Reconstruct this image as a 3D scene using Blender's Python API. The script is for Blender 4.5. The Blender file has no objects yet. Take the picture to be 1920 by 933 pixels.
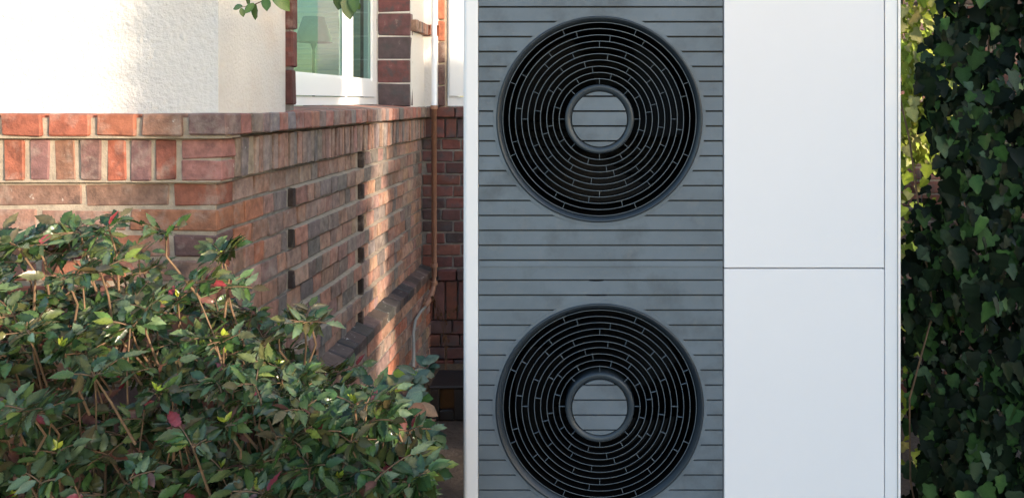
import bpy, math, random
import numpy as np
from mathutils import Vector, Matrix
random.seed(7); rng = np.random.default_rng(7)
PI = math.pi
scene = bpy.context.scene
COL = scene.collection

# ------------------------------------------------------------------ camera, sky, sun, exposure
F = 1447.0                      # focal length in photo pixels (photo is 1920 wide)
PX, PY = 1120.0, 190.0          # vanishing point of the depth direction in the photo
EYE = 1.5
GZ = -.22                        # the yard lies a little below the zero of the brick courses
cam_d = bpy.data.cameras.new('camera'); cam = bpy.data.objects.new('camera', cam_d)
COL.objects.link(cam); scene.camera = cam
cam.location = (0, 0, EYE); cam.rotation_euler = (PI/2, 0, 0)
cam_d.sensor_width = 36; cam_d.lens = F/1920*36
cam_d.shift_x = -(PX-960)/1920; cam_d.shift_y = -(466.5-PY)/1920
cam_d.clip_start = 0.05; cam_d.clip_end = 2000

SUN_A = math.radians(56)        # sun stands behind the camera and to its right
SUN_E = math.radians(9)
world = bpy.data.worlds.new('World'); scene.world = world; world.use_nodes = True
wn = world.node_tree; bg = wn.nodes['Background']
sky = wn.nodes.new('ShaderNodeTexSky'); sky.sky_type = 'NISHITA'; sky.sun_disc = False
sky.sun_elevation = SUN_E; sky.sun_rotation = PI - SUN_A   # direction (sin, cos) = toward the sun
sky.air_density = 1.0; sky.dust_density = 1.3; sky.ozone_density = 1.5
wn.links.new(sky.outputs[0], bg.inputs[0]); bg.inputs[1].default_value = 0.15
to_sun = Vector((math.sin(SUN_A)*math.cos(SUN_E), -math.cos(SUN_A)*math.cos(SUN_E), math.sin(SUN_E)))
sun_d = bpy.data.lights.new('sun', 'SUN'); sun = bpy.data.objects.new('sun', sun_d); COL.objects.link(sun)
sun_d.energy = 2.0; sun_d.angle = math.radians(0.6); sun_d.color = (1.0, 0.82, 0.62)
sun.rotation_euler = to_sun.to_track_quat('Z', 'Y').to_euler(); sun.location = (6, -6, 8)
vs = scene.view_settings
vs.view_transform = 'Standard'; vs.look = 'None'; vs.exposure = 2.15; vs.gamma = 1.0; vs.use_curve_mapping = False

# ------------------------------------------------------------------ helpers
def W(px, py, Y):               # a photo pixel at depth Y as a point in the place
    return Vector(((px-PX)*Y/F, Y, EYE-(py-PY)*Y/F))
def srgb(r, g, b):
    f = lambda c: (c/255/12.92) if c/255 <= 0.04045 else ((c/255+0.055)/1.055)**2.4
    return (f(r), f(g), f(b))

def link(o, parent=None):
    COL.objects.link(o)
    if parent is not None: o.parent = parent
    return o
def mk(name, v, f, mat, parent=None, loc=(0,0,0), smooth=False, col=None, vcol=None):
    me = bpy.data.meshes.new(name)
    me.from_pydata([tuple(p) for p in v], [], [tuple(q) for q in f])
    a = me.attributes.new('col', 'FLOAT_COLOR', 'POINT')
    if vcol is None: a.data.foreach_set('color', np.ones(len(v)*4, dtype=np.float32))
    else: a.data.foreach_set('color', np.asarray(vcol, dtype=np.float32).ravel())
    if smooth: me.polygons.foreach_set('use_smooth', [True]*len(me.polygons))
    if mat is not None: me.materials.append(mat)
    o = bpy.data.objects.new(name, me); o.location = loc
    if col is not None: o.color = (*col[:3], 1)
    return link(o, parent)
def tag(o, label=None, cat=None, group=None, kind=None):
    if label: o['label'] = label
    if cat: o['category'] = cat
    if group: o['group'] = group
    if kind: o['kind'] = kind
    return o
def empty(name, loc=(0,0,0)):
    o = bpy.data.objects.new(name, None); o.location = loc; o.empty_display_size = .1
    return link(o)

def box(x0, x1, y0, y1, z0, z1):
    v = [(x,y,z) for x in (x0,x1) for y in (y0,y1) for z in (z0,z1)]
    f = [(0,1,3,2),(4,6,7,5),(0,4,5,1),(2,3,7,6),(0,2,6,4),(1,5,7,3)]
    return v, f
class MB:
    def __init__(s): s.v, s.f = [], []
    def add(s, vf, m=None):
        n = len(s.v); v, f = vf
        s.v += [tuple(m @ Vector(p)) if m else tuple(p) for p in v]
        s.f += [tuple(i+n for i in q) for q in f]; return s
    def box(s, *a): return s.add(box(*a))
    def build(s, name, mat, parent=None, **k): return mk(name, s.v, s.f, mat, parent, **k)
def cbox(dx, dy, dz, c=.003, jit=.0015):
    """chamfered brick centred on the origin, corners a little uneven"""
    h = (dx/2, dy/2, dz/2); V = []; idx = {}
    for sx in (-1,1):
        for sy in (-1,1):
            for sz in (-1,1):
                s = (sx,sy,sz)
                base = [s[i]*(h[i]+random.uniform(-jit,jit)) for i in range(3)]
                for a in range(3):
                    p = list(base)
                    for b in range(3):
                        if b != a: p[b] -= s[b]*c*random.uniform(.6,1.5)
                    idx[s,a] = len(V); V.append(p)
    Fc = []
    for a in range(3):
        b, d = (a+1)%3, (a+2)%3
        for sa in (-1,1):
            q = []
            for sb, sd in ((-1,-1),(1,-1),(1,1),(-1,1)):
                s = [0,0,0]; s[a]=sa; s[b]=sb; s[d]=sd; q.append(idx[tuple(s),a])
            Fc.append(q)
        for sb in (-1,1):
            for sd in (-1,1):
                s1=[0,0,0]; s2=[0,0,0]
                s1[a]=-1; s2[a]=1
                for s in (s1,s2): s[b]=sb; s[d]=sd
                Fc.append([idx[tuple(s1),b], idx[tuple(s2),b], idx[tuple(s2),d], idx[tuple(s1),d]])
    for sx in (-1,1):
        for sy in (-1,1):
            for sz in (-1,1): Fc.append([idx[(sx,sy,sz),a] for a in range(3)])
    out = []
    for q in Fc:
        p = [Vector(V[i]) for i in q]; n = (p[1]-p[0]).cross(p[2]-p[0]); c0 = sum(p, Vector())/len(p)
        out.append(q if n.dot(c0) > 0 else q[::-1])
    return V, out
def lathe(prof, n=96, c=(0,0,0), close=False):
    """profile of (radius, y) turned about the Y axis"""
    V, Fc = [], []; m = len(prof)
    for i in range(n):
        a = 2*PI*i/n
        for r, y in prof: V.append((c[0]+r*math.cos(a), c[1]+y, c[2]+r*math.sin(a)))
    for i in range(n):
        j = (i+1) % n
        for k in range(m if close else m-1):
            l = (k+1) % m
            Fc.append((i*m+k, i*m+l, j*m+l, j*m+k))
    return V, Fc
def tube(pts, rad, n=8, cap=True):
    pts = [Vector(p) for p in pts]; V, Fc = [], []
    rads = rad if isinstance(rad, (list, tuple)) else [rad]*len(pts)
    up = Vector((.13,.21,.97)).normalized()
    for i, p in enumerate(pts):
        t = (pts[min(i+1,len(pts)-1)]-pts[max(i-1,0)]).normalized()
        a = t.cross(up)
        if a.length < .05: a = t.cross(Vector((1,0,0)))
        a.normalize(); b = t.cross(a)
        for k in range(n):
            w = 2*PI*k/n; V.append(p+rads[i]*(math.cos(w)*a+math.sin(w)*b))
    for i in range(len(pts)-1):
        for k in range(n):
            l = (k+1)%n; Fc.append((i*n+k, i*n+l, (i+1)*n+l, (i+1)*n+k))
    if cap: Fc.append(tuple(range(n))); Fc.append(tuple(range((len(pts)-1)*n, len(pts)*n)))
    return V, Fc

# ------------------------------------------------------------------ materials
def mat(name, base=(.5,.5,.5), rough=.6, vary=0, scale=20, bump=0, bscale=60, bdist=.002, metal=0, tint=None,
        use_obj=False, spec=.5, dirt=None, coat=0, trans=0):
    m = bpy.data.materials.new(name); m.use_nodes = True; nt = m.node_tree; N, L = nt.nodes, nt.links
    P = N['Principled BSDF']; P.inputs['Roughness'].default_value = rough; P.inputs['Metallic'].default_value = metal
    P.inputs['Specular IOR Level'].default_value = spec; P.inputs['Coat Weight'].default_value = coat
    tc = N.new('ShaderNodeTexCoord')
    def noise(sc, det=6, ro=.6):
        n = N.new('ShaderNodeTexNoise'); n.inputs['Scale'].default_value = sc
        n.inputs['Detail'].default_value = det; n.inputs['Roughness'].default_value = ro
        return n
    coord = tc.outputs['Object']
    if use_obj:
        oi = N.new('ShaderNodeObjectInfo'); off = N.new('ShaderNodeVectorMath'); off.operation = 'ADD'
        mul = N.new('ShaderNodeVectorMath'); mul.operation = 'SCALE'; mul.inputs['Scale'].default_value = 37
        L.new(oi.outputs['Location'], mul.inputs[0]); L.new(tc.outputs['Object'], off.inputs[0]); L.new(mul.outputs[0], off.inputs[1])
        coord = off.outputs[0]
        at = N.new('ShaderNodeAttribute'); at.attribute_name = 'col'
        mx = N.new('ShaderNodeMix'); mx.data_type = 'RGBA'; mx.blend_type = 'MULTIPLY'; mx.inputs[0].default_value = 1
        L.new(oi.outputs['Color'], mx.inputs[6]); L.new(at.outputs['Color'], mx.inputs[7]); c = mx.outputs[2]
    else:
        rgb = N.new('ShaderNodeRGB'); rgb.outputs[0].default_value = (*base, 1); c = rgb.outputs[0]
    if vary:
        n = noise(scale); L.new(coord, n.inputs['Vector'])
        mr = N.new('ShaderNodeMapRange'); mr.inputs[1].default_value = .3; mr.inputs[2].default_value = .7
        mr.inputs[3].default_value = 1-vary; mr.inputs[4].default_value = 1+vary
        L.new(n.outputs[0], mr.inputs[0])
        h = N.new('ShaderNodeVectorMath'); h.operation = 'SCALE'
        L.new(c, h.inputs[0]); L.new(mr.outputs[0], h.inputs['Scale']); c = h.outputs[0]
    if dirt:                     # (colour, scale, low, high, amount): stains with a shape of their own
        for dc, ds, lo, hi, am in dirt:
            n = noise(ds, 8, .65); L.new(coord, n.inputs['Vector'])
            mr = N.new('ShaderNodeMapRange'); mr.inputs[1].default_value = lo; mr.inputs[2].default_value = hi
            mr.inputs[4].default_value = am; L.new(n.outputs[0], mr.inputs[0])
            mx = N.new('ShaderNodeMix'); mx.data_type = 'RGBA'; mx.inputs[7].default_value = (*dc, 1)
            L.new(mr.outputs[0], mx.inputs[0]); L.new(c, mx.inputs[6]); c = mx.outputs[2]
    L.new(c, P.inputs['Base Color'])
    if bump:
        n = noise(bscale, 8, .65); L.new(coord, n.inputs['Vector'])
        b = N.new('ShaderNodeBump'); b.inputs['Strength'].default_value = bump; b.inputs['Distance'].default_value = bdist
        L.new(n.outputs[0], b.inputs['Height']); L.new(b.outputs[0], P.inputs['Normal'])
    if trans:
        T = N.new('ShaderNodeBsdfTranslucent'); L.new(c, T.inputs[0])
        s = N.new('ShaderNodeMixShader'); s.inputs[0].default_value = trans
        L.new(P.outputs[0], s.inputs[1]); L.new(T.outputs[0], s.inputs[2]); L.new(s.outputs[0], N['Material Output'].inputs[0])
    return m
M_brick = mat('brick', rough=.8, vary=.38, scale=30, bump=.8, bscale=75, bdist=.005, use_obj=True,
              dirt=[((.42,.35,.30), 11, .52, .72, .55), ((.07,.055,.055), 9, .58, .70, .55), ((.62,.58,.52), 34, .66, .72, .6)])
M_dbrick = mat('clinker brick', rough=.5, vary=.3, scale=22, bump=.5, bscale=70, bdist=.003, use_obj=True,
               dirt=[((.06,.06,.065), 12, .5, .62, .75), ((.4,.37,.34), 22, .64, .76, .5)])
M_mortar = mat('mortar', (.36,.295,.23), .9, .22, 30, .7, 160, .004, dirt=[((.22,.19,.16), 9, .55, .7, .6)])
M_mortar_d = mat('grey mortar', (.25,.225,.20), .9, .3, 30, .7, 160, .004, dirt=[((.10,.09,.08), 9, .5, .65, .6)])
M_slate = mat('ledge brick', rough=.55, vary=.3, scale=30, bump=.6, bscale=60, bdist=.003, use_obj=True,
              dirt=[((.55,.54,.5), 30, .63, .68, .9)])
M_plaster = mat('roughcast plaster', (.70,.67,.645), .85, .03, 5, .85, 50, .012,
                dirt=[((.66,.54,.44), 2.2, .55, .8, .45), ((.42,.38,.36), 5, .70, .76, .4)])
M_plaster2 = mat('fine plaster', (.74,.68,.61), .85, .05, 5, .9, 80, .008,
                dirt=[((.62,.47,.36), 3.0, .52, .75, .5)])
M_white = mat('white lacquer', (.83,.80,.81), .35, .015, 3, coat=.15)
M_upvc = mat('white window frame', (.82,.83,.85), .3)
M_panel = mat('white powder coat', (.85,.81,.82), .6, .012, 2.5, .04, 400, .0005,
              dirt=[((.62,.62,.62), 40, .74, .80, .25)])
M_slat = mat('slate grey powder coat', (.120,.145,.172), .5, .14, 6, .25, 500, .0006,
             dirt=[((.05,.056,.062), 7, .50, .68, .55), ((.17,.175,.18), 18, .56, .70, .45), ((.26,.25,.23), 70, .72, .78, .5)])
M_ring = mat('dark blue plastic', (.022,.030,.040), .42, .1, 12, .1, 300, .0005, dirt=[((.10,.09,.08), 25, .66, .78, .35)])
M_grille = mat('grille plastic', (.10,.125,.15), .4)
M_groove = mat('groove shadow gap plastic', (.012,.015,.018), .6)
M_hub = mat('hub plastic', (.032,.042,.053), .4)
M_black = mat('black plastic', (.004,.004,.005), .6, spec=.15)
M_coil = mat('coil fins', (.008,.009,.014), .5, spec=.2)
M_copper = mat('brown painted pipe', (.30,.155,.10), .5, .15, 20, .2, 80, .001, dirt=[((.10,.06,.045), 14, .6, .7, .6)])
M_hose = mat('grey hose', (.28,.28,.26), .6, .15, 20)
M_leaf = mat('glossy leaf', rough=.24, vary=.45, scale=45, bump=.25, bscale=70, bdist=.002, use_obj=True, trans=.16)
M_ivy = mat('ivy leaf', rough=.45, spec=.12, vary=.35, scale=35, bump=.2, bscale=60, bdist=.002, use_obj=True, trans=.14)
M_wood = mat('stem bark', (.17,.105,.06), .8, .35, 40, .6, 120, .002)
M_dry = mat('dry stalk', (.11,.06,.035), .8, .3, 40, trans=.1)
M_soil = mat('soil and paving', (.06,.045,.036), .95, .35, 7, .9, 40, .02, dirt=[((.09,.075,.065), 3, .5, .65, .6)])
M_bed = mat('leaf litter', (.13,.085,.05), .95, .5, 25, 1.0, 60, .02)
M_conc = mat('concrete', (.33,.32,.30), .85, .15, 8, .4, 60, .003)
M_amber = mat('amber plastic', (.05,.022,.004), .4, .3, 20)
M_darkbox = mat('weathered black plastic', (.009,.009,.011), .5, .3, 15, .3, 60, .002)
M_blind = mat('blind fabric', (.78,.80,.66), .7, trans=.5)
M_shade = mat('lamp shade fabric', (.07,.12,.10), .8, .15, 40)
M_room = mat('room wall', (.80,.82,.72), .8)
M_glass = bpy.data.materials.new('window glass'); M_glass.use_nodes = True
_n, _l = M_glass.node_tree.nodes, M_glass.node_tree.links
_n.remove(_n['Principled BSDF'])
_t = _n.new('ShaderNodeBsdfTransparent'); _t.inputs[0].default_value = (.84,.96,.88,1)
_g = _n.new('ShaderNodeBsdfGlossy'); _g.inputs['Roughness'].default_value = .015
_fr = _n.new('ShaderNodeFresnel'); _fr.inputs[0].default_value = 1.55
_ge = _n.new('ShaderNodeNewGeometry'); _ma = _n.new('ShaderNodeMath'); _ma.operation = 'SUBTRACT'; _ma.use_clamp = True
_l.new(_fr.outputs[0], _ma.inputs[0]); _l.new(_ge.outputs['Backfacing'], _ma.inputs[1])
_mx = _n.new('ShaderNodeMixShader'); _l.new(_ma.outputs[0], _mx.inputs[0]); _l.new(_t.outputs[0], _mx.inputs[1]); _l.new(_g.outputs[0], _mx.inputs[2])
_l.new(_mx.outputs[0], _n['Material Output'].inputs[0])

# ------------------------------------------------------------------ ground
tag(MB().add(([(-400,-400,GZ),(400,-400,GZ),(400,400,GZ),(-400,400,GZ)], [(0,1,2,3)])).build('ground', M_soil), kind='structure')
tag(MB().box(-.28, 3.4, -3.5, 2.62, GZ-.05, GZ+.03).build('path', M_conc), kind='structure')

# ------------------------------------------------------------------ the brick house
YF, XS, YB = 2.286, -1.125, 4.95
PITCH, ZT, NC = .075, 1.255, 11
house = empty('brick_house', (-2, 3.5, GZ)); HOUSE_INV = Matrix.Translation((2,-3.5,-GZ))
tag(house, 'red brick house with white rendered upper wall and white window behind the shrub', 'house')
def hpart(o): o.parent = house; o.matrix_parent_inverse = HOUSE_INV; return o
def jitc(c, a=.18):
    k = 1+random.uniform(-a,a); return tuple(max(0,x*k*(1+random.uniform(-.06,.06))) for x in c)
FRONT = [(.29,.095,.055),(.25,.082,.053),(.20,.075,.058),(.25,.125,.085),(.15,.082,.073),(.27,.112,.064)]
PALE  = [(.29,.175,.13),(.27,.155,.115),(.24,.13,.097),(.31,.12,.073),(.31,.20,.145)]
SIDE  = [(.30,.18,.140),(.26,.165,.135),(.34,.18,.13),(.21,.155,.138),(.28,.15,.115),(.175,.145,.135),(.33,.205,.15)]
DARK  = [(.15,.052,.045),(.11,.045,.042),(.17,.06,.045),(.085,.05,.05),(.13,.06,.055)]
def brick(parent, x0,x1,y0,y1,z0,z1, pal, m=M_brick, name='brick', c=.0038, jit=.0026):
    V, Fc = cbox(x1-x0, y1-y0, z1-z0, c, jit)
    return mk(name, V, Fc, m, parent, loc=((x0+x1)/2,(y0+y1)/2,(z0+z1)/2), col=jitc(random.choice(pal)))
class Bulk:                     # far or hidden bricks and leaves joined in one mesh, a colour each
    def __init__(s): s.v, s.f, s.c = [], [], []
    def add(s, V, Fc, col):
        n = len(s.v); s.v += [tuple(p) for p in V]; s.f += [tuple(i+n for i in q) for q in Fc]; s.c += [(*col,1)]*len(V)
    def build(s, name, m, parent=None): return tag(mk(name, s.v, s.f, m, parent, col=(1,1,1), vcol=s.c), kind='stuff')
def bulk_brick(B, x0,x1,y0,y1,z0,z1, pal):
    V, Fc = cbox(x1-x0, y1-y0, z1-z0, .003, .0018); o = ((x0+x1)/2,(y0+y1)/2,(z0+z1)/2)
    B.add([(p[0]+o[0],p[1]+o[1],p[2]+o[2]) for p in V], Fc, jitc(random.choice(pal)))

# cores (mortar shows between the bricks)
fw = hpart(MB().box(-3.4, -1.106, 2.266, YF+.05, 1.262, 1.392).box(-3.4, -1.08, 2.240, YF+.05, 1.3925, 1.452).box(-3.4, XS-.008, YF+.0035, YF+.30, GZ-.02, 1.450).box(XS-.30, XS-.008, YF+.31, YB+.1, GZ-.02, 1.448).build('front_wall', M_mortar))
sw = fw
cm = MB().box(XS-.2, XS-.05, YF+.012, YB, GZ-.02, 1.446).box(XS-.06, XS-.0075, YF+.012, YB-.0002, ZT+.0002, 1.4455).box(XS-.06, XS-.0075, YF+.012, YB-.0002, GZ-.02, ZT-PITCH*(NC-1)-.064)
for j in range(NC):
    z1 = ZT-PITCH*j; z0 = z1-.064; a, b = (2.800, 2.826) if j % 2 else (3.600, 3.648)
    cm.box(XS-.06, XS-.0075, YF+.012, a, z0, z1).box(XS-.06, XS-.0075, b, YB-.0002, z0, z1)
    if j < NC-1: cm.box(XS-.06, XS-.0075, YF+.012, YB-.0002, z0-.011, z0)
sw = hpart(cm.build('side_wall', M_mortar_d))
bw = hpart(MB().box(XS-.05, 1.3, YB+.008, YB+.25, GZ-.02, 1.452).build('back_wall', M_mortar_d))
sF = YF/F
# --- front wall: cap, soldiers, courses
sc_ = 2.229/F
caps = [(-95,-12),(0,75),(89,166),(178,252),(264,339),(351,433)]
for i, (a,b) in enumerate(caps + [(-95-88*k-83+0, -95-88*k-12) for k in range(1,6)]):
    o = brick(fw, (a-PX)*sc_, (b-PX)*sc_ if b != 433 else -1.068, 2.229+random.uniform(-.002,.002), 2.315 if b==433 else YF+.1, 1.400, 1.4635, FRONT[:4] if b != 433 else [(.21,.115,.10)], name='cap_brick', c=.004)
ss = 2.261/F
sol = [(7.5,44),(55,91),(101,139),(151,188),(199,235),(244,281),(291,328)]
solc = [1,4,3,4,0,4,1]
for i,(a,b) in enumerate(sol): brick(fw, (a-PX)*ss,(b-PX)*ss, 2.261+random.uniform(-.003,.003), YF+.06, 1.268,1.388, [FRONT[solc[i]]], name='soldier_brick')
for k in range(8):
    a = 7.5-47.5*(k+1); brick(fw, (a-PX)*ss,(a+37-PX)*ss, 2.261+random.uniform(-.003,.003), YF+.06, 1.268,1.388, FRONT, name='soldier_brick')
for z0,z1 in ((1.268,1.326),(1.332,1.389)): brick(fw, (339-PX)*ss, -1.10, 2.261, 2.345, z0, z1, [(.30,.13,.11)], name='brick')
FB = Bulk()
for j in range(NC+9):
    z1 = ZT-PITCH*j; z0 = z1-.064
    if z0 < GZ: break
    edges = [404, 326, 160, -6, -172, -338, -504, -670, -850] if j % 2 == 0 else [404, 243, 77, -89, -255, -421, -587, -753, -850]
    for q in range(len(edges)-1):
        b = edges[q]-(9 if q else 0); a = edges[q+1]
        x0, x1 = (a-PX)*sF, (b-PX)*sF if q else XS
        y1 = YF+.1
        if j < 8 and x1 > -2.05:
            pal = [FRONT[1]] if (j == 0 and q == 0) else (PALE if j < 2 else FRONT+PALE)
            brick(fw, x0, x1, YF+random.uniform(-.0015,.0015), y1, z0, z1, pal)
        else: bulk_brick(FB, x0, x1, YF, y1, z0, z1, FRONT)
FB.build('far_bricks', M_brick, fw)
# --- side wall: cap
y = 2.318
while y < YB-.03:
    w = random.choice([.066,.072,.074,.05,.078]); w = min(w, YB-.004-y)
    X1 = -1.068+random.uniform(-.003,.003)
    V, Fc = cbox(.235, w, .0635, .004, .0015)
    V = [(p[0], p[1], p[2]+((.016 if y > 2.80 else -.02) if (p[0] < 0 and p[2] > 0) else 0)) for p in V]
    mk('cap_brick', V, Fc, M_brick if random.random() < .85 else M_slate, sw, loc=(X1-.1175, y+w/2, 1.4318), col=jitc(random.choice([(.24,.15,.125),(.27,.14,.11),(.20,.14,.125),(.30,.13,.10),(.17,.14,.135)])))
    y += w+.0045
# soldiers on edge
y = 2.349
while y < YB-.02:
    w = random.choice([.036,.030,.038,.042,.026,.034]); w = min(w, YB-.004-y)
    if w > .008: brick(sw, XS-.05, -1.10+random.uniform(-.004,.004), y, y+w, 1.268+random.uniform(-.002,.002), 1.3885, SIDE[:6]+[(.26,.19,.155)], name='soldier_brick', c=.002)
    y += w+random.choice([.004,.005,.006,.009])
Y540, Y668, Y755 = 2.826, 3.648, 4.46
SB = Bulk()
for j in range(NC):
    z1 = ZT-PITCH*j; z0 = z1-.064
    y = YF+.1025 if j % 2 == 0 else YF+.1025
    y = YF+.104
    segs = []
    prot = j % 2 == 1
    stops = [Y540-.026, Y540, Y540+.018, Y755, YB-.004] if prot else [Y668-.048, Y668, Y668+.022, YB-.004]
    while y < YB-.03:
        w = random.choice([.118,.125,.132,.118,.066,.075]) if y < 2.9 else random.choice([.118,.125,.07,.062,.118,.09])
        nxt = min([s for s in stops if s > y+.004], default=YB-.004)
        if y+w > nxt-.035: w = nxt-y
        else: w = w
        segs.append((y, y+w)); y += w+ (.0 if abs(y+w-nxt) < 1e-6 else .009 if y < 2.85 else .006)
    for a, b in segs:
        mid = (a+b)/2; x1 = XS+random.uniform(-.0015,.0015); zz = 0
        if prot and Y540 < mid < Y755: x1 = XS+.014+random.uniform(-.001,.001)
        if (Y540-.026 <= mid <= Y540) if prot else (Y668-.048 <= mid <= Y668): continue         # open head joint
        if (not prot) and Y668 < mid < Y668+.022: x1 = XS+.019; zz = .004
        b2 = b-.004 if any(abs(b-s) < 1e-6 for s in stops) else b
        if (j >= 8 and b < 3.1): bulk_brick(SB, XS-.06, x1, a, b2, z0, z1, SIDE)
        else: brick(sw, XS-.06, x1, a, b2, z0-zz, z1+zz, [(.05,.032,.028)] if (abs(a-Y540) < .001 if prot else abs(a-Y668) < .001) else SIDE if a > 2.6 else SIDE[:3]+PALE[2:4], c=.0025)  # dark slivers beside the open joints: slot shade put into the brick colour
    if prot:                    # mortar fillet on the projecting course
        V = [(XS-.02, Y540+.01, z1-.001),(XS+.0125, Y540+.01, z1-.0005),(XS-.02, Y540+.01, z1+.0115)]
        V += [(p[0], Y755-.02, p[2]) for p in V]
        mk('mortar_fillet', V, [(0,1,2),(5,4,3),(0,3,4,1),(1,4,5,2),(2,5,3,0)], M_mortar, sw)
# ledge and plinth
plinth = hpart(MB().box(XS-.1, XS+.052, YF+.03, YB, GZ-.02, .402).build('plinth', M_mortar_d))
y = YF-.03
while y < YB-.03:
    w = min(random.choice([.11,.118,.06]), YB-.005-y)
    V, Fc = cbox(.12, w, .05, .005, .002)
    V = [(p[0], p[1], p[2]+(.042 if p[0] < 0 and p[2] > 0 else 0)) for p in V]
    mk('ledge_brick', V, Fc, M_slate, plinth, loc=(XS+.014, y+w/2, .409), col=jitc(random.choice([(.055,.05,.052),(.10,.075,.068),(.14,.10,.085)])))
    y += w+.007
for j in range(8):
    z1 = .378-PITCH*j; z0 = z1-.064; y = YF+.01+(.06 if j%2 else 0)
    while y < YB-.03:
        w = min(random.choice([.118,.125,.07,.062,.24]), YB-.004-y)
        (brick(plinth, XS, XS+.06+random.uniform(-.0015,.0015), y, y+w, z0, z1, SIDE+PALE[2:4]) if y > 3.0
         else bulk_brick(SB, XS, XS+.06, y, y+w, z0, z1, SIDE)); y += w+.008
SB.build('far_bricks', M_brick, sw)
# --- back wall: bricks one by one where the gap shows them, joined behind the heat pump
BB = Bulk()
def bb(x0,x1,z0,z1,y0=YB,pal=DARK):
    if x0 < -.62: brick(bw, x0,x1, y0+random.uniform(-.002,.001), YB+.09, z0,z1, pal, M_dbrick)
    else: bulk_brick(BB, x0,x1, y0, YB+.09, z0,z1, pal)
def course(z0, z1, w, off=0, y0=YB, g=.010):
    x = XS+.004-off; k = 0
    while x < 1.25:
        x0 = max(x, XS+.004)
        if x+w-x0 > .02: bb(x0, min(x+w,1.29), z0, z1, y0)
        x += w+g
course(1.400, 1.464, .115, .03, YB-.045); course(1.268, 1.390, .066, 0, YB-.018)
for j in range(11): course(ZT-PITCH*j-.064, ZT-PITCH*j, .24 if j%2 else .115, .05*(j%3), YB)
course(.365, .425, .115, .02, YB-.05)
course(.11, .355, .068, 0, YB-.03); course(.02, .10, .24, .05, YB-.03); course(-.06, .01, .115, .0, YB-.03); course(-.14, -.07, .24, .09, YB-.03); course(-.215, -.15, .115, .04, YB-.03)
BB.build('far_bricks', M_dbrick, bw)

# --- rendered upper walls
ZR = 5.2
up = hpart(MB().box(-3.4, -1.14, 2.32, 2.50, 1.452, ZR).box(-1.32, -1.1402, 2.5, 2.815, 1.452, ZR).box(-1.32,-1.14,2.815,4.55,2.75,ZR)
           .build('rendered_wall', M_plaster))
# the side face is a finer, creamier render: a coat set over the core
hpart(MB().box(-1.141, -1.1375, 2.3205, 2.8145, 1.4525, ZR).build('side_render', M_plaster2))
rend2 = hpart(MB().box(-1.32, -1.10, 4.552, 4.949, 1.452, 1.915).box(-1.32,-1.10,4.552,4.949,1.985,ZR)
              .box(-1.30,-1.105,4.553,4.94,1.91,1.99).box(-1.099,-1.02,4.90,YB+.2,1.468,1.915).box(-1.099,-1.02,4.90,YB+.2,1.985,ZR).box(-1.10,-1.03,4.905,YB+.2,1.91,1.99)
              .build('rendered_wall', M_plaster))
y = 4.556
while y < 4.90:
    brick(rend2, -1.16, -1.068, y, y+.026, 1.917, 1.983, SIDE, name='band_brick', c=.002); y += .030
for x in (-1.095,-1.058): brick(rend2, x, x+.033, 4.868, 4.95, 1.917, 1.983, FRONT[:2], name='band_brick', c=.002)
# near jamb of thin clinker blocks, far reveal of large ones
jb = hpart(MB().box(-1.30, -1.122, 2.822, 2.853, 1.452, 2.75).build('jamb', M_mortar_d))
for k in range(9): brick(jb, -1.20, -1.112+random.uniform(-.002,.002), 2.815, 2.861, 1.486+.139*k, 1.486+.139*k+.128, [(.12,.038,.03),(.10,.032,.028)], M_brick, 'jamb_block', .004)
rv = hpart(MB().box(-1.40, -1.108, 4.558, 4.75, 1.452, 2.75).build('reveal', M_mortar_d))
for k in range(9): brick(rv, -1.293, -1.1005+random.uniform(-.002,.001), 4.546, 4.60, 1.470+.139*k, 1.470+.139*k+.133, [(.12,.055,.055),(.085,.06,.065),(.14,.05,.05)], M_dbrick, 'jamb_block', .005)
rb = hpart(MB().box(-1.02, -.972, YB+.006, YB+.2, 1.452, 3.0).build('reveal', M_mortar))
for k in range(10): brick(rb, -1.018, -.98, YB-.012, YB+.15, 1.470+.139*k, 1.470+.139*k+.127, [(.22,.085,.06),(.30,.10,.055),(.13,.07,.06)], M_brick, 'jamb_block', .003)
# --- side window
XW = -1.29
def yx(px, X=XW): return -X*F/(PX-px)
win = hpart(MB().box(XW-.07, XW-.01, 2.87, 4.545, 1.482, 1.521).box(XW-.07,XW-.01,2.87,4.545,2.66,2.745)
            .box(XW-.07,XW-.01,2.862,2.92,1.5215,2.66).box(XW-.07,XW-.01,4.49,4.545,1.5215,2.66).box(XW-.035,XW-.012,3.985,4.012,1.5215,2.66)
            .build('window', M_upvc))
def sash(y0, y1, z0, z1, x1, parent, axis='y', w=.058, t=.03, wb=.09):
    m = MB()
    for a in ((y0,y1,z0,z0+wb),(y0,y1,z1-w,z1),(y0,y0+w,z0+wb,z1-w),(y1-w,y1,z0+wb,z1-w)):
        m.box(x1-t, x1, *a)
    m.build('sash', M_upvc, parent)
    # glazing bead, a step back
    g = .012; y0 += w; y1 -= w; z0 += wb; z1 -= w; m = MB()
    for a in ((y0,y1,z0,z0+g),(y0,y1,z1-g,z1),(y0,y0+g,z0+g,z1-g),(y1-g,y1,z0+g,z1-g)): m.box(x1-t+.02, x1-.007, *a)
    m.build('glazing_bead', M_upvc, parent)
    MB().box(x1-.020, x1-.014, y0+.004, y1-.004, z0+.004, z1-.004).build('pane', M_glass, parent)
sash(2.93, 3.985, 1.526, 2.65, XW+.005, win)
sash(4.012, 4.485, 1.526, 2.65, XW+.002, win)
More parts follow.
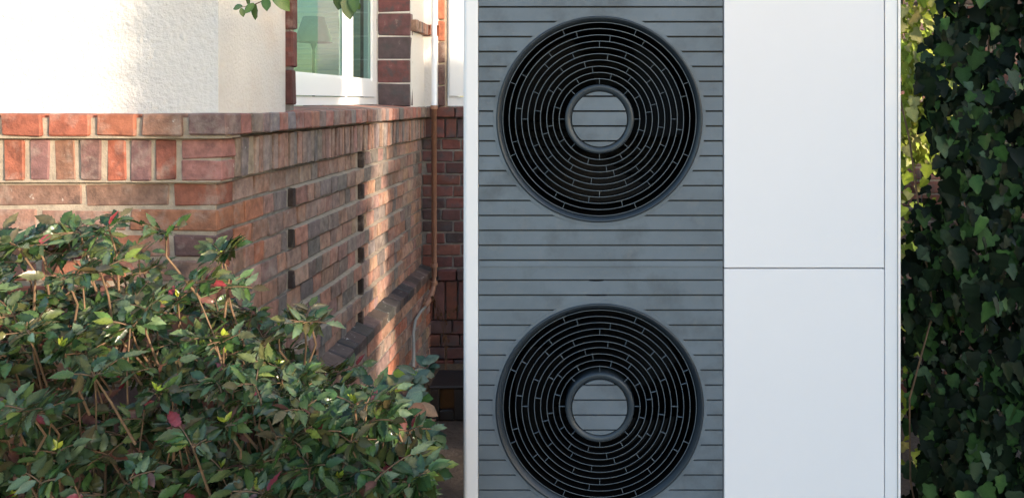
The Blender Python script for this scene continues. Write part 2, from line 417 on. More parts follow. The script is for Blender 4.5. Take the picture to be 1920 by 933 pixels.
# --- back window (frame seen edge-on beside the heat pump)
wb_ = hpart(MB().box(-.966, .40, YB+.03, YB+.10, 1.470, 1.528).box(-.966,.40,YB+.03,YB+.10,2.7,2.78).box(-.966,-.90,YB+.03,YB+.10,1.528,2.7).box(.34,.40,YB+.03,YB+.10,1.528,2.7).build('window', M_upvc))
m = MB()
for a in ((-.95,.385,1.534,1.64),(-.95,.385,2.6,2.69),(-.95,-.80,1.64,2.6),(.29,.385,1.64,2.6)): m.box(a[0],a[1],YB+.012,YB+.06,a[2],a[3])
m.build('sash', M_upvc, wb_); MB().box(-.805,.295,YB+.04,YB+.046,1.635,2.605).build('pane', M_glass, wb_)
hpart(MB().box(.402,1.3,YB+.008,YB+.25,1.4525,ZR).box(-.97,.402,YB+.008,YB+.25,2.782,ZR).build('rendered_wall', M_plaster))
# --- room behind the side window, with an opening added overhead to brighten it
room = hpart(MB().box(-3.35,-1.33,5.9,6.0,.9,3.2).box(-3.38,-3.3,2.5,5.9,.9,3.2).box(-3.3,-1.33,2.51,5.9,.80,.90).box(-1.42,-1.332,2.51,5.9,.9,1.47)
             .box(-1.42,-1.332,4.62,5.9,1.471,3.2).box(-1.42,-1.332,2.51,2.87,1.471,3.2).box(-3.3,-1.43,2.51,3.3,3.1,3.2).build('room', M_room))
hpart(MB().box(-1.72,-1.335,2.9,4.6,1.43,1.468).build('inner_sill', M_upvc))
roof = hpart(MB().box(-3.6,-1.0,2.1,2.9,ZR,ZR+.1).box(-1.33,-1.0,2.9,5.2,ZR,ZR+.1).build('roof_edge', M_conc))
bl = tag(empty('venetian_blind', (-2.0, 5.3, 1.3)), 'pale slatted blind seen through the house window behind the lamp', 'blind')
m = MB()
for k in range(36):
    z = k*.036; m.add(([(-.75,-.012,z-.012),(.75,-.012,z-.012),(.75,.012,z+.014),(-.75,.012,z+.014)],[(0,1,2,3)]))
tag(m.build('slats', M_blind, bl), kind='stuff')
MB().box(-.76,.76,-.02,.02,1.30,1.34).build('head_rail', M_upvc, bl)
for x in (-.5,.5): mk('cord', *tube([(x,-.02,-.02),(x,-.02,1.3)], .0015, 5), M_upvc, bl)
P = W(588, 137, 4.2)
lamp = tag(empty('table_lamp', (P.x, P.y, 1.468)), 'table lamp with dark conical shade standing inside the house window', 'lamp')
rot = Matrix.Rotation(PI/2, 4, 'X')
def zl(prof, n=32): V, Fc = lathe(prof, n); return [(p[0], p[2], p[1]) for p in V], Fc
mk('base', *zl([(0,.03),(.05,.028),(.055,.0),(0,0)]), M_shade, lamp, smooth=True)
mk('stem', *zl([(.007,.02),(.007,.36)],12), M_shade, lamp, smooth=True)
mk('collar', *zl([(.007,.31),(.016,.34),(.016,.36),(.007,.37)],12), M_shade, lamp, smooth=True)
mk('lamp_shade', *zl([(.098,.352),(.094,.37),(.055,.49),(.053,.488),(.092,.369),(.096,.352)],40), M_shade, lamp, smooth=True)

# ------------------------------------------------------------------ drain pipe and hose
pipe = tag(empty('drain_pipe', (-1.02, 4.82, .5)), 'thin drain pipe, white above and brown below, in the corner of the brick walls', 'pipe')
def pl(v): return [(p[0]+1.02, p[1]-4.82, p[2]-.5) for p in v]
a = W(814, 200, 4.80); xp, yp = a.x, 4.80
V, Fc = tube([(xp,yp,1.47),(xp,yp,3.4)], .0165, 14); mk('white_pipe', pl(V), Fc, M_upvc, pipe, smooth=True)
pts = [(xp,yp,1.475),(xp,yp,.42)]
e = W(797, 575, 4.66)
for t in (0,.2,.4,.6,.8,1): 
    pts.append((xp+(e.x-xp)*t**1.8, yp+(e.y-yp)*t, .36+(e.z-.36)*(t**.8)))
V, Fc = tube(pts, .0165, 14); mk('brown_pipe', pl(V), Fc, M_copper, pipe, smooth=True)
for z in (1.452,.47,.36): 
    V, Fc = tube([(xp,yp,z),(xp,yp,z+.022)], .0225, 14); mk('collar', pl(V), Fc, M_copper, pipe)
for z in (1.46,.37): V, Fc = box(xp-.008,xp+.008,yp,YB-.0,z,z+.012); mk('bracket', pl(V), Fc, M_darkbox, pipe)
hp = [e+Vector((.005,.0,.002)), e+Vector((-.02,-.03,-.02)), W(779,600,4.45), W(775,625,4.35), W(776,660,4.3), W(775,700,4.2), W(773,760,4.15), W(774,800,4.12)]
hose = mk('hose', *tube(hp, .009, 8), M_hose, smooth=True); tag(hose, 'grey hose hanging from the lower end of the drain pipe', 'hose')

# ------------------------------------------------------------------ heat pump
YP = 1.94; sp = YP/F
def hx(px): return (px-PX)*sp
def hz(py): return EYE-(py-PY)*sp
ZB, ZTOP, YBK = hz(1022), hz(-36), YP+.46
pump = empty('heat_pump', (.21, YP+.23, .16)); PINV = Matrix.Translation((-.21,-YP-.23,-.16))
tag(pump, 'large white heat pump unit with grey slatted front and two round black fans', 'heat pump')
def pp(o): o.parent = pump; o.matrix_parent_inverse = PINV; return o
def rounded_col(x0, x1, r, flip):
    """vertical corner profile with a rounded front outer edge, from front to back"""
    pts = []
    if flip: pts = [(x1, YP+.012),(x1,YP-.002)] + [(x0+r-r*math.sin(t), YP-.002+r-r*math.cos(t)) for t in [PI/2*i/8 for i in range(9)]] + [(x0, YBK),(x0+.02,YBK)]
    else: pts = [(x0, YP+.012),(x0,YP-.002)] + [(x1-r+r*math.sin(t), YP-.002+r-r*math.cos(t)) for t in [PI/2*i/8 for i in range(9)]] + [(x1, YBK),(x1-.02,YBK)]
    n = len(pts); V = [(x,y,ZB) for x,y in pts]+[(x,y,ZTOP) for x,y in pts]
    return V, [(i,i+1,n+i+1,n+i) for i in range(n-1)]
o = pp(mk('corner_post', *rounded_col(hx(868), hx(896.5), .012, True), M_white)); 
o = pp(mk('corner_post', *rounded_col(hx(1659), hx(1690.5), .010, False), M_white))
pp(MB().box(hx(1681.5), hx(1683), YP-.0035, YP, ZB, ZTOP).build('trim_strip', M_conc))
pp(MB().box(hx(868)+.001, hx(1690)-.001, YP+.004, YBK-.001, ZTOP+.0005, ZTOP+.03).build('lid', M_white))
pp(MB().box(hx(870), hx(1688), YP+.01, YBK-.001, ZB-.03, ZB-.0005).build('base_tray', M_slat))
pp(MB().box(hx(870), hx(1688), YBK-.012, YBK-.002, ZB, ZTOP).build('back_panel', M_coil))
pp(MB().box(hx(1352), hx(1355), YP+.02, YBK-.02, ZB, ZTOP).build('partition', M_black))
# service panels
def cpanel(x0,x1,z0,z1,y,name,m):
    V, Fc = cbox(x1-x0, .016, z1-z0, .0016, 0); pp(mk(name, V, Fc, m, None, loc=((x0+x1)/2, y+.008, (z0+z1)/2)))
cpanel(hx(1357.3), hx(1657.6), hz(502)+.0003, ZTOP, YP-.001, 'service_panel', M_panel)
cpanel(hx(1357.3), hx(1658.2), ZB, hz(504), YP-.0005, 'service_panel', M_panel)
pp(MB().box(hx(1354), hx(1664), YP+.0155, YP+.02, ZB, ZTOP).build('panel_backing', M_black))
# slatted front with round openings
fans = [(hx(1124), hz(223.5), 193.0), (hx(1124.5), hz(763), 195.0)]
xl, xr = hx(897.5), hx(1355)
def rect_hole(x0,x1,z0,z1,cx,cz,r,y,n=96):
    angs = [2*PI*i/n for i in range(n)]+[math.atan2(z-cz,x-cx)%(2*PI) for x in (x0,x1) for z in (z0,z1)]
    angs = sorted(set(angs)); V=[]; Fc=[]
    for a in angs:
        c, s = math.cos(a), math.sin(a)
        t = min([((x1-cx)/c if c>1e-9 else (x0-cx)/c if c<-1e-9 else 1e9), ((z1-cz)/s if s>1e-9 else (z0-cz)/s if s<-1e-9 else 1e9)])
        V += [(cx+r*c,y,cz+r*s),(cx+t*c,y,cz+t*s)]
    N = len(angs)
    for i in range(N):
        j=(i+1)%N; Fc.append((2*i,2*i+1,2*j+1,2*j))
    return V, Fc
def run_slats(parent, a, b, cx, cz, R, inside=False):
    """one slat between heights a and b, cut by a circle; returns closed pieces"""
    y0, y1 = YP, YP+.0052
    xs = {xl, xr} if not inside else set()
    for z in (a,b):
        d = R*R-(z-cz)**2
        if d > 0: xs |= {cx-math.sqrt(d), cx+math.sqrt(d)}
    if abs((a+b)/2-cz) < R+.05: xs |= {cx+R*math.sin(t) for t in np.linspace(-PI/2,PI/2,41)}
    xs = sorted(x for x in xs if xl-1e-9 <= x <= xr+1e-9); runs=[]; cur=[]
    def iv(x):
        d = R*R-(x-cx)**2; h = math.sqrt(d) if d > 0 else 0
        if inside:
            lo, hi = max(a,cz-h), min(b,cz+h); return (lo,hi)
        if d <= 0 or cz+h <= a or cz-h >= b: return (a,b)
        if cz-h > a and cz+h >= b: return (a,cz-h)
        if cz+h < b and cz-h <= a: return (cz+h,b)
        if cz-h > a and cz+h < b: return (a,b)
        if cz+h <= b+1e-6: return (b,b)
        if cz-h >= a-1e-6: return (a,a)
        return (0,-1)
    for x in xs:
        lo, hi = iv(x)
        if hi >= lo-1e-7: cur.append((x,lo,max(hi,lo)))
        else:
            if len(cur) > 1: runs.append(cur)
            cur=[]
    if len(cur) > 1: runs.append(cur)
    for r in runs:
        if max(q[2]-q[1] for q in r) < 1e-4: continue
        n=len(r); V=[]; Fc=[]
        yf = lambda z: y0-.0022*(b-z)/(b-a)
        for x,lo,hi in r: V += [(x,yf(lo),lo),(x,yf(hi),hi),(x,y1,lo),(x,y1,hi)]
        for i in range(n-1):
            k=4*i; Fc += [(k,k+4,k+5,k+1),(k,k+2,k+6,k+4),(k+1,k+5,k+7,k+3)]
        Fc += [(0,1,3,2),(4*n-4,4*n-2,4*n-1,4*n-3)]
        mk('slat', V, Fc, M_slat, parent)
seam = hz(499)
G = .0044
for fi, (cx, cz, R) in enumerate(fans):
    R0 = R*sp; z0, z1 = (seam+.0004, ZTOP) if fi == 0 else (ZB, seam-.0004)
    V, Fc = rect_hole(xl-.001, xr+.001, z0, z1, cx, cz, R0+.001, YP+.0048)
    fp = pp(mk('fan_panel', V, Fc, M_groove))
    gz = [hz(13.5+27.87*k) for k in range(-2,18)] if fi == 0 else [hz(524.5+28.05*k) for k in range(0,19)]
    gz = sorted([g for g in gz if z0+.004 < g < z1-.004])
    ed = [z0]+gz+[z1]
    for k in range(len(ed)-1):
        a = ed[k]+(G/2 if k else 0); b = ed[k+1]-(G/2 if k < len(ed)-2 else 0)
        run_slats(fp, a, b, cx, cz, R0+6*sp)
        if a < cz+53*sp and b > cz-53*sp: run_slats(fp, a, b, cx, cz, 51.5*sp, True)
    # hub disc behind its slats, plain rim round the opening
    mk('hub_disc', *lathe([(0.0001, .0046),(54*sp,.0046),(54*sp,.012)], 64, (cx,YP,cz)), M_black, fp)
    mk('opening_rim', *lathe([(R0+6.4*sp,.004),(R0+6.4*sp,-.0022),(R0-.002,-.0026),(R0-.004,.010)], 128, (cx,YP,cz)), M_slat, fp, smooth=False)
    fg = pp(mk('fan_grille', *lathe([(R0,.004),(R0+.0005,-.003),(R0-.0025,-.0062),(R0-.006,-.0045),(183.5*sp,.006),(182.6*sp,.012),(182.6*sp,.05)], 128, (cx,YP,cz)), M_ring, smooth=True))
    mk('hub_ring', *lathe([(65*sp,.05),(65*sp,.004),(64*sp,-.002),(61*sp,-.0045),(54*sp,.0),(52.5*sp,.004),(52.5*sp,.008)], 96, (cx,YP,cz)), M_hub, fg, smooth=True)
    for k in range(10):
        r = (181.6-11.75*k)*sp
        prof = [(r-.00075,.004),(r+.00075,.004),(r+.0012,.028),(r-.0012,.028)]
        ro = mk('ring', *lathe(prof, 112, (cx,YP,cz), True), M_black, fg); ro.data.materials.append(M_grille)  # one plastic: shade on the sides painted black, light on the lip painted paler
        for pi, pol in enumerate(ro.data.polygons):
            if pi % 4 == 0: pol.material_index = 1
    # struts: eight between each pair of neighbouring rings
    sv, sf = cbox(11.75*sp, .005, .0013, .0003, 0); sme = None
    for k, off in enumerate([0,30,8,15,37.5,22.5,0,37.5,15,22.5]):
        rm = (65.5+11.6*k+5.8)*sp
        for q in range(8):
            an = math.radians(off+45*q)
            if sme is None: o = mk('strut', sv, sf, M_grille, fg); sme = o.data
            else: o = bpy.data.objects.new('strut', sme); link(o, fg)
            o.location = (cx+rm*math.cos(an), YP+.0075, cz+rm*math.sin(an)); o.rotation_euler = (0,-an,0)
    # shroud, coil and fan inside
    pp(mk('shroud', *lathe([(182.7*sp,.03),(178*sp,.12),(178*sp,.2)], 64, (cx,YP,cz)), M_black))
    hub = pp(mk('fan', *lathe([(.0001,.07),(.05,.072),(.06,.08),(.062,.14)], 32, (cx,YP,cz)), M_black, smooth=True))
    for q in range(3):
        V=[]; Fc=[]; nu, nv = 8, 6
        for i in range(nu+1):
            r = .05+(.225-.05)*i/nu
            for jv in range(nv+1):
                t = (jv/nv-.5)*(1.0+.35*i/nu)+2*PI*q/3+.5*i/nu+fi*.6
                V.append((cx+r*math.cos(t), YP+.105+.05*(jv/nv-.5), cz+r*math.sin(t)))
        for i in range(nu):
            for jv in range(nv): k=i*(nv+1)+jv; Fc.append((k,k+1,k+nv+2,k+nv+1))
        mk('blade', V, Fc, M_black, hub, smooth=True)
cb = MB()
for k in range(52): cb.add(tube([(hx(880),YBK-.03,ZB+.02+k*.0265),(hx(1345),YBK-.03,ZB+.02+k*.0265)], .0035, 5))
pp(tag(cb.build('coil_tubes', M_coil), kind='stuff'))
for py, w in ((525,15),(552.5,22)):
    V, Fc = lathe([(.0001,-.0002),(1,.0004)], 20); pp(mk('drain_slot', [(hx(1118)+p[0]*w*sp, YP-.0004+p[1], hz(py)+p[2]*2.2*sp) for p in V], Fc, M_black))
for x in (hx(960), hx(1600)): pp(MB().box(x-.04,x+.04,YP+.05,YBK-.05,.16,ZB-.0305).build('foot', M_black))
tag(MB().box(hx(900),hx(1660),YP-.0,YBK+.03,GZ+.031,.159).build('concrete_plinth', M_conc), 'concrete plinth under the heat pump', 'plinth')

# ------------------------------------------------------------------ leaves
def leaf_mesh(kind, seed):
    r = random.Random(seed); L, C, Fc = [], [], []
    if kind == 'spiny':          # holly-like leaflet: toothed edge, folded along the midrib
        prof = [(0,.03),(.06,.10),(.14,.19),(.18,.16),(.30,.25),(.35,.205),(.48,.265),(.54,.21),(.67,.22),(.73,.16),(.86,.12),(.90,.08),(1.08,.0)]
    elif kind == 'oval': prof = [(0,.03),(.12,.15),(.3,.25),(.5,.28),(.7,.24),(.87,.13),(1,0)]
    elif kind == 'small': prof = [(0,.03),(.2,.19),(.45,.25),(.7,.18),(.88,.08),(1,0)]
    else:                        # ivy: broad with lobes
        prof = [(-.02,.08),(-.08,.24),(.03,.40),(.16,.42),(.27,.35),(.40,.43),(.50,.40),(.62,.27),(.78,.20),(.92,.12),(1,0.02)]
    n = len(prof); bend = r.uniform(.05,.22); fold = r.uniform(.10,.35); tw = r.uniform(-.15,.15)
    for i,(u,w) in enumerate(prof):
        zc = -bend*u*u; wob = r.uniform(-.02,.03)
        for s in (-1,0,1):
            ww = w*s*r.uniform(.9,1.1)
            L.append((u if s else max(u,0), ww, zc+abs(ww)*fold+tw*ww*u+(wob if s else 0))); C.append((1.35,1.3,1.2,1) if s == 0 else (.95,.97,.95,1))
    for i in range(n-1):
        k=3*i; Fc += [(k,k+1,k+4,k+3),(k+1,k+2,k+5,k+4)]
    return L, Fc, C
PROTO = {}
for kd in ('spiny','oval','small','ivy'):
    PROTO[kd] = []
    for s in range(5):
        L, Fc, C = leaf_mesh(kd, s*13+5)
        PROTO[kd].append((np.array(L), Fc, np.array(C)))
MESH = {}
def leaf_me(kind, i, m):
    if (kind,i) not in MESH:
        L, Fc, C = PROTO[kind][i]; o = mk('leaf', L, Fc, m, None, vcol=C, smooth=True); MESH[kind,i] = o.data; bpy.data.objects.remove(o)
    return MESH[kind,i]
def frame(d, nrm):
    d = Vector(d).normalized(); nrm = Vector(nrm); y = nrm.cross(d)
    if y.length < 1e-4: y = Vector((1,0,0)).cross(d)
    y.normalize(); z = d.cross(y); return Matrix((d,y,z)).transposed()
def plant_leaves(parent, leaves, m, nobj, inv):
    """leaves = (score, kind, pos, dir, normal, size, colour); the nobj that show most become objects"""
    leaves.sort(key=lambda q: -q[0]); B = Bulk(); Bc = []
    for k, (sc, kd, p, d, nr, size, c) in enumerate(leaves):
        i = random.randrange(5); R3 = frame(d, nr)
        if k < nobj:
            o = bpy.data.objects.new('leaf', leaf_me(kd, i, m)); o.matrix_world = Matrix.Translation(p) @ R3.to_4x4() @ Matrix.Scale(size, 4)
            o.color = (*c, 1); link(o); o.parent = parent; o.matrix_parent_inverse = inv
        else:
            L, Fc, C = PROTO[kd][i]; V = (L*size) @ np.array(R3).T + np.array(p)
            n = len(B.v); B.v += V.tolist(); B.f += [tuple(a+n for a in q) for q in Fc]; B.c += (C*np.array([*c,1])).tolist()
    if B.v:
        o = B.build('foliage', m); o.data.polygons.foreach_set('use_smooth', [True]*len(o.data.polygons)); o.parent = parent; o.matrix_parent_inverse = inv
def rv3(s=1): return Vector((random.gauss(0,s),random.gauss(0,s),random.gauss(0,s)))
GREEN = [(.065,.085,.028),(.08,.07,.035),(.036,.078,.024),(.030,.066,.026),(.055,.10,.030),(.024,.052,.024),(.07,.115,.045),(.055,.085,.045),(.07,.075,.03)]
def gcol():
    q = random.random()
    if q < .012: return jitc((.19,.035,.045))
    if q < .028: return jitc((.13,.06,.05))
    if q < .045: return jitc((.13,.17,.035))
    if q < .13: return jitc((.10,.15,.085))
    return jitc(random.choice(GREEN), .35)
# --- mahonia: shoots carrying whorls of pinnate leaves
mah = empty('mahonia_shrub', (-1.15, 1.95, GZ)); MINV = Matrix.Translation((1.15,-1.95,-GZ))
tag(mah, 'dense mahonia shrub with spiny glossy leaves, some red, before the brick house corner', 'shrub')
TOP = [(-300,430),(-60,410),(0,410),(60,385),(110,372),(180,382),(240,405),(300,395),(340,380),(400,395),(440,440),(470,560),(530,590),(590,565),(640,640),(700,690),(760,760),(800,830)]
def top(px):
    for (a,ya),(b,yb) in zip(TOP, TOP[1:]):
        if a <= px <= b: return ya+(yb-ya)*(px-a)/(b-a)
    return 900
LV = []; stems = MB(); tips = []
def pinnate(base, d, n, size, upv):
    d = d.normalized(); Lr = size*(n*.33+.5); pts=[]
    side = d.cross(upv).normalized(); nr = side.cross(d).normalized()
    for k in range(n+1):
        t = .25+.75*k/n; p = base+d*Lr*t+Vector((0,0,-.18*Lr*t*t)); pts.append(p)
        if k == n: LV.append([0,'spiny',p,d+Vector((0,0,-.3))+rv3(.15),nr+rv3(.25),size*random.uniform(.9,1.15),None])
        else:
            for s in (-1,1):
                LV.append([0,'spiny',p+side*s*.003,side*s*1.0+d*.45+rv3(.18)+Vector((0,0,-.12)),nr+rv3(.3),size*random.uniform(.8,1.1),None])
    stems.add(tube([base]+pts, .0014, 4, False))
nt = 0
for k in range(900):
    px = random.uniform(-260, 800); t = top(px); q = random.random()
    py = t+22+(1010-t)*(q**.85)
    dens = 1.0 if py > 600 else .8
    if random.random() > dens: continue
    Y = random.uniform(1.62, 2.12) if px < 420 else random.uniform(1.66, 2.35)
    if py > 700: Y = random.uniform(1.50, 2.05)
    p = W(px, py, Y)
    if p.y > YF-.08 and p.x < XS+.05: continue
    if nt >= 500: break
    nt += 1; tips.append(p)
    for c in range(random.randint(3,5)):
        an = random.uniform(0,2*PI); d = Vector((math.cos(an), math.sin(an)-.25, random.uniform(.1,.9)))
        pinnate(p, d, random.randint(2,3), random.uniform(.029,.044), Vector((random.uniform(-.4,.4),-.6,.8)))
    if random.random() < .2:    # pale young bud leaves
        for c in range(5): LV.append([-1,'small',p+Vector((0,0,.01)),rv3(.5)+Vector((0,0,1)),rv3(),random.uniform(.012,.022),jitc((.30,.36,.05))])
for p in tips:
    g = Vector((p.x+random.uniform(-.12,.12), min(max(p.y+random.uniform(.0,.15),1.75),2.2), GZ))
    m1 = p.lerp(g,.35)+rv3(.022); m2 = p.lerp(g,.7)+rv3(.02)
    if random.random() < .22:
        g = Vector((p.x+random.uniform(-.35,.35), g.y, GZ)); m1 = p.lerp(g,.3)+rv3(.03); m2 = p.lerp(g,.65)+rv3(.03)
        f1, f2, a1 = random.uniform(5,11), random.uniform(0,6), random.uniform(.012,.03); sg = []
        for q in range(13):
            t = q/12; w = p.lerp(g, t); env = a1*min(1, 4*t)
            sg.append(w+Vector((env*math.sin(f1*t+f2)+random.gauss(0,.004), env*.6*math.cos(f1*.8*t+f2), random.gauss(0,.003))))
        stems.add(tube(sg, [.0015+.0038*q/12 for q in range(13)], 6, False))
        if random.random() < .7:
            q = random.randint(2,5); w = sg[q]; e2 = w+Vector((random.uniform(-.09,.09), random.uniform(-.05,.03), random.uniform(.06,.15)))
            stems.add(tube([w, w.lerp(e2,.35)+rv3(.008), w.lerp(e2,.7)+rv3(.008), e2], [.003,.0025,.002,.0015], 5, False))
    else: stems.add(tube([p, p+Vector((random.uniform(-.02,.02),.03,-.06)), p+Vector((random.uniform(-.06,.06),.06,-.16))], [.002,.0025,.003], 5, False))
for q in LV:
    if q[6] is None: q[6] = gcol()
    p = q[2]; x = PX+p.x*F/p.y; yv = PY-(p.z-EYE)*F/p.y
    vis = (-20 < x < 1000) and (yv < 950)
    q[0] = (2.2-p.y)+q[5]*8 if vis else -5
stems = stems.build('stems', M_wood, smooth=True); stems.parent = mah; stems.matrix_parent_inverse = MINV; tag(stems, kind='stuff')
plant_leaves(mah, LV, M_leaf, 300, MINV)
# --- broad-leaved shrub beside the heat pump
osh = empty('broadleaf_shrub', (-.62, 2.15, GZ)); OINV = Matrix.Translation((.62,-2.15,-GZ))
tag(osh, 'low shrub with smooth oval blue-green leaves between the mahonia and the heat pump', 'shrub')
LV2 = []; st2 = MB()
OG = [(.085,.135,.10),(.07,.12,.095),(.06,.11,.08),(.10,.15,.11),(.05,.095,.06),(.045,.10,.03)]
tips2 = [(W(800,690,2.35),1)]
for k in range(60):
    px = random.uniform(580, 815); py = random.uniform(max(670, 1010-px*.40), 990); tips2.append((W(px,py,random.uniform(1.75,2.3)),0))
for p, sp_ in tips2:
    for c in range(random.randint(6,8)):
        an = c*2.4+random.uniform(-.3,.3); d = Vector((math.cos(an), math.sin(an)-.3, random.uniform(-.25,.6)))
        c_ = jitc(random.choice(OG),.2) if random.random() > .06 else jitc(random.choice([(.30,.17,.11),(.22,.30,.04),(.24,.11,.06)]))
        if p.x+d.normalized().x*.06 < hx(862)*1.0 or True:
            LV2.append([3-p.y,'oval',p+rv3(.006),d+rv3(.1),Vector((0,-.5,1))+rv3(.3),random.uniform(.042,.064),c_])
    g = Vector((-.62+random.uniform(-.12,.12), 2.15+random.uniform(-.15,.15), GZ)); md = p.lerp(g,.5)+rv3(.03)
    st2.add(tube([p, md, g], [.0025,.004,.006], 5, False))
st2 = st2.build('stems', M_wood, smooth=True); st2.parent = osh; st2.matrix_parent_inverse = OINV; tag(st2, kind='stuff')
plant_leaves(osh, LV2, M_leaf, 260, OINV)
# --- overhanging twig at the top
tw = empty('hanging_twig', W(560,-90,2.16)); tag(tw, 'leafy green twig hanging into view in front of the house window', 'branch')
TINV = Matrix.Translation(-tw.location)
def tl(px,py,Y=2.16): return W(px,py,Y)
tb = MB().add(tube([tl(560,-90),tl(530,-30),tl(497,0),tl(470,12),tl(450,14)], [.004,.003,.0018,.0014,.001], 6)).add(tube([tl(560,-90),tl(620,-50),tl(650,-12),tl(668,5)], [.004,.003,.002,.001], 6))
o = tb.build('twig', M_wood); o.parent = tw; o.matrix_parent_inverse = TINV
LT = []
for (x,y,dx,dy,s) in [(455,12,-20,4,22),(452,15,4,16,18),(480,8,-8,32,32),(476,6,-14,22,26),(497,-4,8,24,30),(510,-14,30,32,46),(466,-8,-6,14,22),(640,-20,-6,34,40),(648,-10,8,46,48),(662,-14,6,40,40),(668,2,6,18,18)]:
    p = tl(x,y); q = tl(x+dx,y+dy); LT.append([1,'oval',p,(q-p)+Vector((0,random.uniform(-.02,.02),0)),Vector((random.uniform(-.4,.4),-1,.5)),s*2.16/F,jitc(random.choice([(.08,.15,.03),(.06,.12,.03),(.05,.10,.03)]))])
plant_leaves(tw, LT, M_leaf, 50, TINV)
# --- dry stalk by the back wall
ds = empty('dry_stalk', W(836,702,4.7)); tag(ds, 'withered brown stalk drooping in the corner beside the drain pipe', 'dead plant')
DINV = Matrix.Translation(-ds.location); m = MB(); LD = []
for pts in ([(836,705),(834,640),(828,585),(815,560),(806,555)],[(838,705),(838,640),(833,600),(842,585),(852,578)],[(835,700),(833,630),(824,590),(820,575)]):
    pr = [W(a,b,4.7+random.uniform(-.03,.03)) for a,b in pts]; m.add(tube(pr, .002, 5))
    for p in pr[1:]:
        for c in range(4): LD.append([1,'small',p+rv3(.012),Vector((random.uniform(-.4,.4),random.uniform(-.4,.4),-1)),rv3(),random.uniform(.014,.036),jitc((.09,.05,.028))])
o = m.build('stem', M_dry); o.parent = ds; o.matrix_parent_inverse = DINV
plant_leaves(ds, LD, M_ivy, 100, DINV)

# --- black box on the ground in the corner
dk = empty('black_box', (-.72, 4.27, GZ)); KINV = Matrix.Translation((.72,-4.27,-GZ))
tag(dk, 'black plastic box with an amber opening on the ground behind the shrub', 'box')
def kp(o): o.parent = dk; o.matrix_parent_inverse = KINV
xa, xb, y0 = -.90, -.50, 4.15; z0, z1 = GZ+.004, -.045
for nm, a in (('side',(xa,xa+.048,y0,y0+.24,z0,z1)),('side',(xa+.128,xb,y0,y0+.24,z0,z1)),('bottom',(xa+.0485,xa+.1275,y0+.001,y0+.24,z0,z0+.055)),('top',(xa-.008,xb+.008,y0-.008,y0+.25,z1+.0005,z1+.018))):
    V, Fc = cbox(a[1]-a[0], a[3]-a[2], a[5]-a[4], .006, .001)
    kp(mk(nm, V, Fc, M_darkbox, None, loc=((a[0]+a[1])/2,(a[2]+a[3])/2,(a[4]+a[5])/2)))
kp(MB().box(xa+.0485,xa+.1275,y0+.03,y0+.04,z0+.0555,z1).build('amber_panel', M_amber))
tag(MB().box(-1.05,1.25,4.55,4.905,GZ-.02,-.165).build('soil_bed', M_bed), kind='structure')

# ------------------------------------------------------------------ ivy on the right
iw = tag(MB().box(1.18, 3.2, 4.3, 4.5, GZ-.01, 2.6).build('garden_wall', M_mortar_d), 'dark brick garden wall behind the ivy', 'wall')
GB = Bulk()
for j in range(36):
    x = 1.18-(.12 if j%2 else 0); z = GZ+.01+.075*j
    while x < 2.6:
        x0 = max(x,1.182)
        if 1.2 < (x0+.1) < 1.75 and .3 < z < 2.1 and x+.24-x0 > .03: brick(iw, x0, x+.24, 4.292, 4.38, z, z+.064, DARK+SIDE[4:5], M_dbrick)
        elif x+.24-x0 > .03: bulk_brick(GB, x0, x+.24, 4.292, 4.38, z, z+.064, DARK)
        x += .25
GB.build('far_bricks', M_dbrick, iw)
IVC = [(.006,.014,.006),(.005,.012,.006),(.006,.013,.006),(.008,.019,.008),(.005,.012,.006),(.035,.08,.022),(.045,.075,.042),(.03,.07,.02)]  # mostly near-black tones, the hedge's deep shade put into the leaf colour
def ivy(name, label, boxes, origin, nobj, size, cols, edge):
    e = empty(name, origin); tag(e, label, 'ivy'); inv = Matrix.Translation(-Vector(origin)); L = []; st = MB()
    for (x0,x1,y0,y1,z0,z1,n) in boxes:
        for k in range(n):
            p = Vector((random.uniform(x0,x1), y0+(y1-y0)*random.random()**1.5, random.uniform(z0,z1)))
            p.y += .05*math.sin(p.x*9+p.z*5)+.05*math.sin(p.z*11-p.x*4)
            if p.x < (edge if p.z > 1.12 else edge*.905)*p.y+.05*math.sin(p.z*7)+random.gauss(0,.02): continue
            nr = Vector((random.gauss(-.1,.6), -1, random.gauss(.6,.6))); d = Vector((random.gauss(0,.5), random.gauss(-.25,.3), -1))
            x = PX+p.x*F/p.y; yv = PY-(p.z-EYE)*F/p.y; s = size*random.choice([.4,.55,.7,.8,.9,1,1.15,1.3])
            vis = 1680 < x < 1940 and -20 < yv < 950
            L.append([(10-p.y+s*10) if vis else -5, 'ivy', p, d, nr, s, jitc(random.choice(cols),.3)])
        for k in range(2):
            x = random.uniform(x0,x1); yy = y1+.06; pts=[]
            for q in range(9): pts.append((x, yy+random.uniform(-.03,.03), z0+(z1-z0)*q/8)); x += random.gauss(0,.05)
            st.add(tube(pts, .0035, 5, False))
    o = st.build('stems', M_wood, smooth=True); o.parent = e; o.matrix_parent_inverse = inv; tag(o, kind='stuff')
    plant_leaves(e, L, M_ivy, nobj, inv); return e
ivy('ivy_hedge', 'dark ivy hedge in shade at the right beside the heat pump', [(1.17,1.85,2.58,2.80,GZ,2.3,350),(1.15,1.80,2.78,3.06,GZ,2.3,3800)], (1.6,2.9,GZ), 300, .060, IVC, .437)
ivy('sunlit_ivy', 'bright yellow-green ivy clump in sun behind the right edge of the heat pump', [(1.40,1.62,3.50,3.68,1.20,2.15,620),(1.38,1.58,3.6,3.9,GZ,1.2,150)], (1.5,3.8,GZ), 120, .055, [(.24,.31,.05),(.34,.40,.07),(.16,.22,.03),(.38,.38,.16)], 0)  # sunlight on this clump is partly painted in as brighter leaf colours

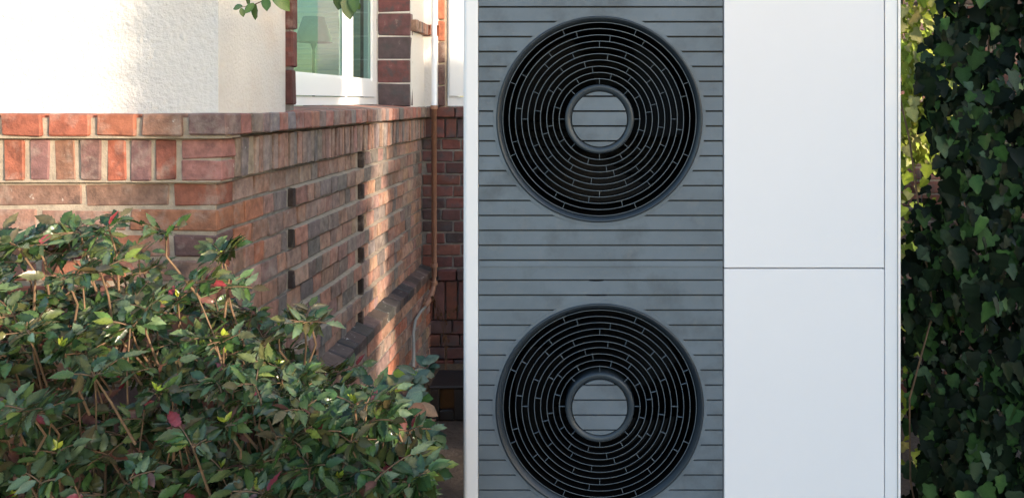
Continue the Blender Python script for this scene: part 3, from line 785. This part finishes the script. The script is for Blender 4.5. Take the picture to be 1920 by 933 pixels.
ivy('wall_ivy', 'ivy covering the garden wall far behind the dark hedge', [(1.55,2.7,4.08,4.27,GZ,2.65,900)], (2.0,4.2,GZ), 60, .062, IVC, 0)

# ------------------------------------------------------------------ unseen trees added behind the camera to block and slit the sunlight
def sunpos(p, t, z=0):          # p across the sunlight, t metres towards the sun
    return Vector((p*math.cos(SUN_A)+t*math.sin(SUN_A), p*math.sin(SUN_A)-t*math.cos(SUN_A), z))
def shade_tree(p, t, rad, h, label, n=5200):
    b = sunpos(p, t, GZ); e = empty('shade_tree', b); tag(e, label, 'tree', 'shade trees added behind the viewer')
    h -= GZ
    mk('trunk', *tube([(0,0,0),(0,0,h*.5),(0,0,h*.95)], [.09,.06,.01], 8), M_wood, e)
    V=[]; Fc=[]
    for k in range(n):
        z = .15+(h-.15)*random.random(); rr = rad*min(1,(h-z)/.5)**.5*random.uniform(.0,1.0)**.5; a = random.uniform(0,2*PI)
        q = Vector((rr*math.cos(a), rr*math.sin(a), z)); d = (rv3(.5)+Vector((math.cos(a),math.sin(a),.8))).normalized()*random.uniform(.09,.16); w = d.cross(rv3()).normalized()*.045
        i = len(V); V += [q-w*.5, q+d*.5-w, q+d, q+d*.5+w]; Fc.append((i,i+1,i+2,i+3))
    o = mk('crown', V, Fc, M_ivy, e, col=(.03,.07,.03)); tag(o, kind='stuff')
shade_tree(1.83, 6.0, .63, 5.2, 'tall columnar shade tree added behind the viewer, in line with the heat pump', 24000)
shade_tree(3.11, 6.0, .27, 5.0, 'slim tall shade tree added behind the viewer, second in the row', 7000)
shade_tree(3.54, 6.0, .15, 3.2, 'very slim shade tree added behind the viewer, beside the slim tall one', 3500)
shade_tree(4.25, 6.0, .55, 2.25, 'short wide shade tree added behind the viewer, beside the very slim one', 7000)
shade_tree(5.35, 6.0, .62, 4.2, 'shade tree added behind the viewer at the far end of the row', 7000)
shade_tree(0.55, 6.0, .62, 2.15, 'low shade tree added behind the viewer, left of the tall one', 7000)
shade_tree(-.65, 6.0, .62, 2.1, 'low shade tree added behind the viewer, first of the row', 6000)
